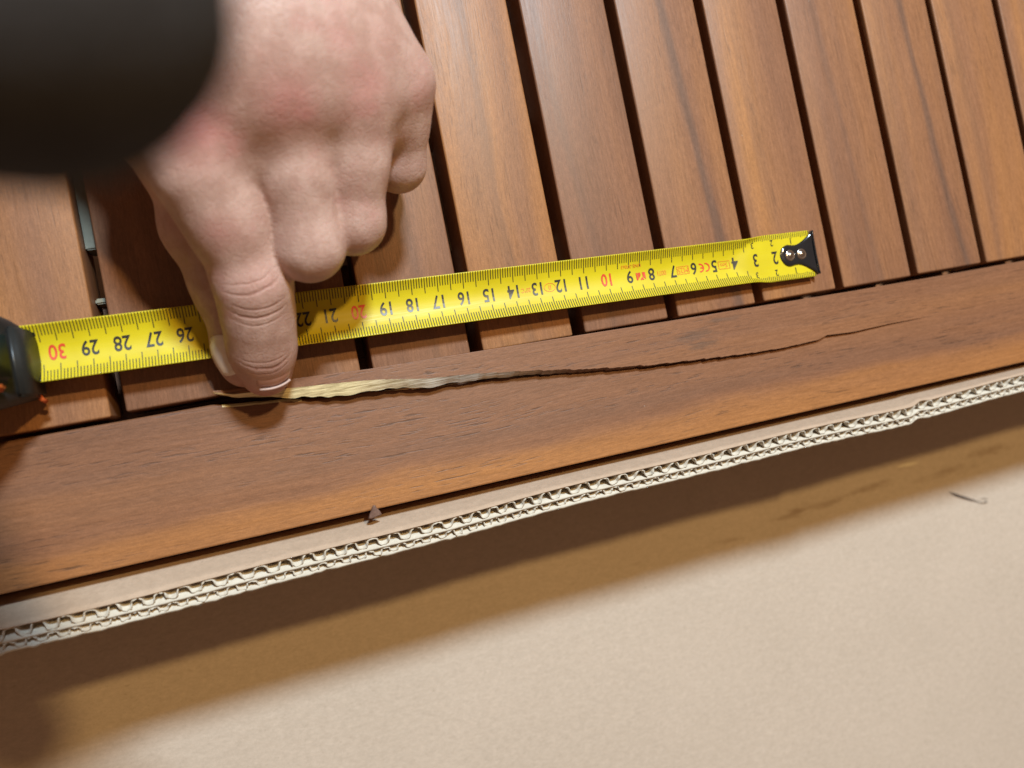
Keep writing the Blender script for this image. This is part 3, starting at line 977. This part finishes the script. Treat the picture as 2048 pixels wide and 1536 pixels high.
def surface_nets(S, lo, h):
    sx, sy, sz = S.shape
    ins = S < 0
    corner = [(i, j, k) for i in (0, 1) for j in (0, 1) for k in (0, 1)]
    cnt = np.zeros((sx - 1, sy - 1, sz - 1), dtype=np.int8)
    for i, j, k in corner:
        cnt += ins[i:sx - 1 + i, j:sy - 1 + j, k:sz - 1 + k]
    act = (cnt > 0) & (cnt < 8)
    idx = np.full(act.shape, -1, dtype=np.int64)
    ci = np.argwhere(act)
    idx[act] = np.arange(len(ci))
    acc = np.zeros((len(ci), 3)); num = np.zeros(len(ci))
    edges = [(a, b) for a in corner for b in corner if sum(b) - sum(a) == 1 and sum(abs(np.subtract(a, b))) == 1]
    for a, b in edges:
        va = S[ci[:, 0] + a[0], ci[:, 1] + a[1], ci[:, 2] + a[2]]
        vb = S[ci[:, 0] + b[0], ci[:, 1] + b[1], ci[:, 2] + b[2]]
        m = (va < 0) != (vb < 0)
        t = np.where(m, va / np.where(m, va - vb, 1), 0)
        p = np.array(a)[None] + t[:, None] * (np.array(b) - np.array(a))[None]
        acc[m] += p[m]; num[m] += 1
    V = lo + h * (ci + acc / num[:, None])
    Fs = []
    for ax in range(3):
        o1, o2 = [(1, 2), (2, 0), (0, 1)][ax]
        sl = [slice(1, -1)] * 3
        sl[ax] = slice(0, -1)
        a = ins[tuple(sl)]
        sl2 = list(sl); sl2[ax] = slice(1, None)
        b = ins[tuple(sl2)]
        for sign in (True, False):
            w = np.argwhere((a != b) & (a == sign))
            base = w.copy()
            for d in range(3):
                if d != ax: base[:, d] += 1
            q = []
            for s1, s2 in ((0, 0), (-1, 0), (-1, -1), (0, -1)):
                c = base.copy(); c[:, o1] += s1; c[:, o2] += s2
                q.append(idx[c[:, 0], c[:, 1], c[:, 2]])
            q = np.stack(q, 1)
            if not sign: q = q[:, ::-1]
            Fs.append(q)
    return V, np.concatenate(Fs)


HV, HF = surface_nets(S, LO, H)
del S
person = empty('person', (-0.13, 0.10, 0.0), 'person in a dark sleeve pinching the splinter with index finger and thumb', 'person')
PO = np.array(person.location)


def seg_param(P, js):
    """distance along a joint polyline, distance from it, and the closest axis point"""
    best = np.full(len(P), 1e9); along = np.zeros(len(P)); q = np.zeros_like(P)
    L = 0.0
    for a, b in zip(js[:-1], js[1:]):
        pa, d = JP[a].astype(float), (JP[b] - JP[a]).astype(float)
        n = np.linalg.norm(d)
        t = np.clip(((P - pa) @ d) / (n * n), 0, 1)
        c = pa + t[:, None] * d
        ds = np.linalg.norm(P - c, axis=1)
        m = ds < best
        best[m] = ds[m]; along[m] = L + t[m] * n; q[m] = c[m]
        L += n
    return along, best, q


al, ds, ax = seg_param(HV, ['iM', 'iQ', 'iP', 'iE', 'iD', 'iT'])
onidx = np.clip(1 - (ds - 0.0125) / 0.002, 0, 1) * (al > 0.03)
lat = (HV[:, 0] - ax[:, 0])
dors = np.clip(((HV - ax)[:, 1] * -0.45 + (HV - ax)[:, 2]) / 0.01, 0, 1)
red = np.zeros(len(HV))
for p, r, a in (((-0.0815, 0.0720, 0.071), 0.0110, 0.95), ((-0.0560, 0.0750, 0.0735), 0.0085, 0.95), ((-0.0570, 0.0850, 0.0745), 0.0080, 0.60), ((-0.0350, 0.0790, 0.070), 0.0085, 0.65), ((-0.0300, 0.0900, 0.068), 0.0090, 0.35),
                ((-0.0190, 0.0850, 0.057), 0.0070, 0.35), ((-0.0795, 0.0460, 0.0560), 0.0055, 0.50), ((-0.0805, 0.0420, 0.0530), 0.0024, 0.8), ((-0.0743, 0.0340, 0.0440), 0.0075, 0.40),
                ((-0.0755, 0.0060, 0.0140), 0.0110, 0.70), ((-0.0830, 0.0880, 0.072), 0.010, 0.4), ((-0.0925, 0.0600, 0.030), 0.012, 0.45)):
    red = np.maximum(red, a * np.exp(-((HV - np.array(p)) ** 2).sum(1) / (r * r)))
hand = mesh_obj('hand', HV - PO, HF, M_SKIN, person, smooth=True)
hand['label'] = 'left hand with the index finger stretched and the others curled'
for nm, arr in (('red', red), ('along', al), ('lateral', lat), ('on_index', onidx * dors)):
    at = hand.data.attributes.new(nm, 'FLOAT', 'POINT')
    at.data.foreach_set('value', arr.astype(np.float32))
sm_ = hand.modifiers.new('smooth', 'SMOOTH')
sm_.factor = 0.5; sm_.iterations = 1


def nail(base, tip, r, dorsal, width, length, t0, mat, name='nail'):
    a, b = Vector(base), Vector(tip)
    d = (b - a).normalized()
    up = Vector(dorsal); up = (up - d * up.dot(d)).normalized()
    side = d.cross(up)
    V = []
    nu, nvv = 11, 13
    for i in range(nu):
        s = i / (nu - 1)
        for j in range(nvv):
            q = -1 + 2 * j / (nvv - 1)
            ww = width / 2 * (1 - 0.10 * (1 - s) ** 2)
            ang = q * ww / r
            ss = t0 + length * (s - 0.16 * (q * q) * (1 if s > 0.5 else -1) * abs(s - 0.5) * 1.6)
            drop = 0.0016 * max(0, s - 0.35) ** 2 * 2.2 + 0.0004 * (1 - s) * (s < 0.15)
            p = a + d * ss + (up * math.cos(ang) + side * math.sin(ang)) * (r - drop)
            V.append(np.array(p) - PO)
    o = mesh_obj(name, V, grid_faces(nu, nvv), mat, person, smooth=True)
    solid(o, 0.0004, -1.0)
    return o, V


M_NAIL = plain('nail', (0.56, 0.30, 0.235), 0.30, 0.06, 300, spec=0.5, sss=0.15, sssr=(1.0, 0.4, 0.25), ssss=0.002)
M_NAILW = plain('nail_white', (0.58, 0.40, 0.33), 0.6, 0.06, 300)
M_NAILP = plain('thumbnail', (0.86, 0.72, 0.60), 0.35, 0.06, 300)  # pale nail, lightened further in place of light on the thumb

tipx = JP['iT'] + 0.6 * (JP['iT'] - JP['iD'])
n1, _ = nail(JP['iD'], tipx, 0.0101, (0.28, -0.62, 0.75), 0.0128, 0.0088, 0.0015, M_NAIL)
n2, _ = nail(JP['iD'], tipx, 0.0098, (0.28, -0.62, 0.75), 0.0116, 0.0005, 0.0098, M_NAILW, 'nail_edge')
n2.parent = n1
n3, _ = nail(JP['tI'], JP['tE'], 0.0093, (-0.66, 0.0, 0.78), 0.0125, 0.0140, 0.0160, M_NAILP)

M_CLOTH = plain('dark_fabric', (0.042, 0.037, 0.034), 1.0, 0.25, 900, 0.5, 0.0006, spec=0.1)


def sleeve(path, rad, dome=False):
    path = [Vector(p) for p in path]; rad = list(rad)
    if dome:
        d = (path[0] - path[1]).normalized(); r = rad[0]
        pts = [(path[0] + d * r * math.sin(a), max(r * math.cos(a), 0.0005)) for a in np.linspace(math.pi / 2, 0.15, 9)]
        path = [p for p, _ in pts] + path; rad = [q for _, q in pts] + rad
    ns = 48
    v2, f2 = tube_mesh(path, rad, ns, cap=False)
    out = []
    for i, v in enumerate(v2):
        rr = i // ns; th = 2 * math.pi * (i % ns) / ns
        c = path[rr]
        out.append(c + (Vector(v) - c) * (1 + 0.02 * math.sin(3 * th + rr * 0.6) + 0.012 * math.sin(7 * th + rr * 0.9)) - Vector(PO))
    s = mesh_obj('sleeve', out, f2, M_CLOTH, person, smooth=True)
    return solid(s, 0.0016, 0.0)


s1 = sleeve([(-0.0823, 0.0130, 0.2357), (-0.098, 0.050, 0.2400), (-0.138, 0.106, 0.250), (-0.160, 0.19, 0.272), (-0.21, 0.28, 0.31), (-0.25, 0.40, 0.36)],
            [0.0126, 0.022, 0.037, 0.044, 0.05, 0.06], True)  # out-of-view arm is shaped to cast shade over the lower left
s1['label'] = 'dark blurred sleeve close to the camera'
s2 = sleeve([(-0.079, 0.170, 0.096), (-0.079, 0.182, 0.104), (-0.080, 0.25, 0.138), (-0.070, 0.35, 0.19), (-0.03, 0.50, 0.28)],
            [0.027, 0.030, 0.035, 0.043, 0.055])
s2['label'] = 'dark sleeve on the forearm above the hand'
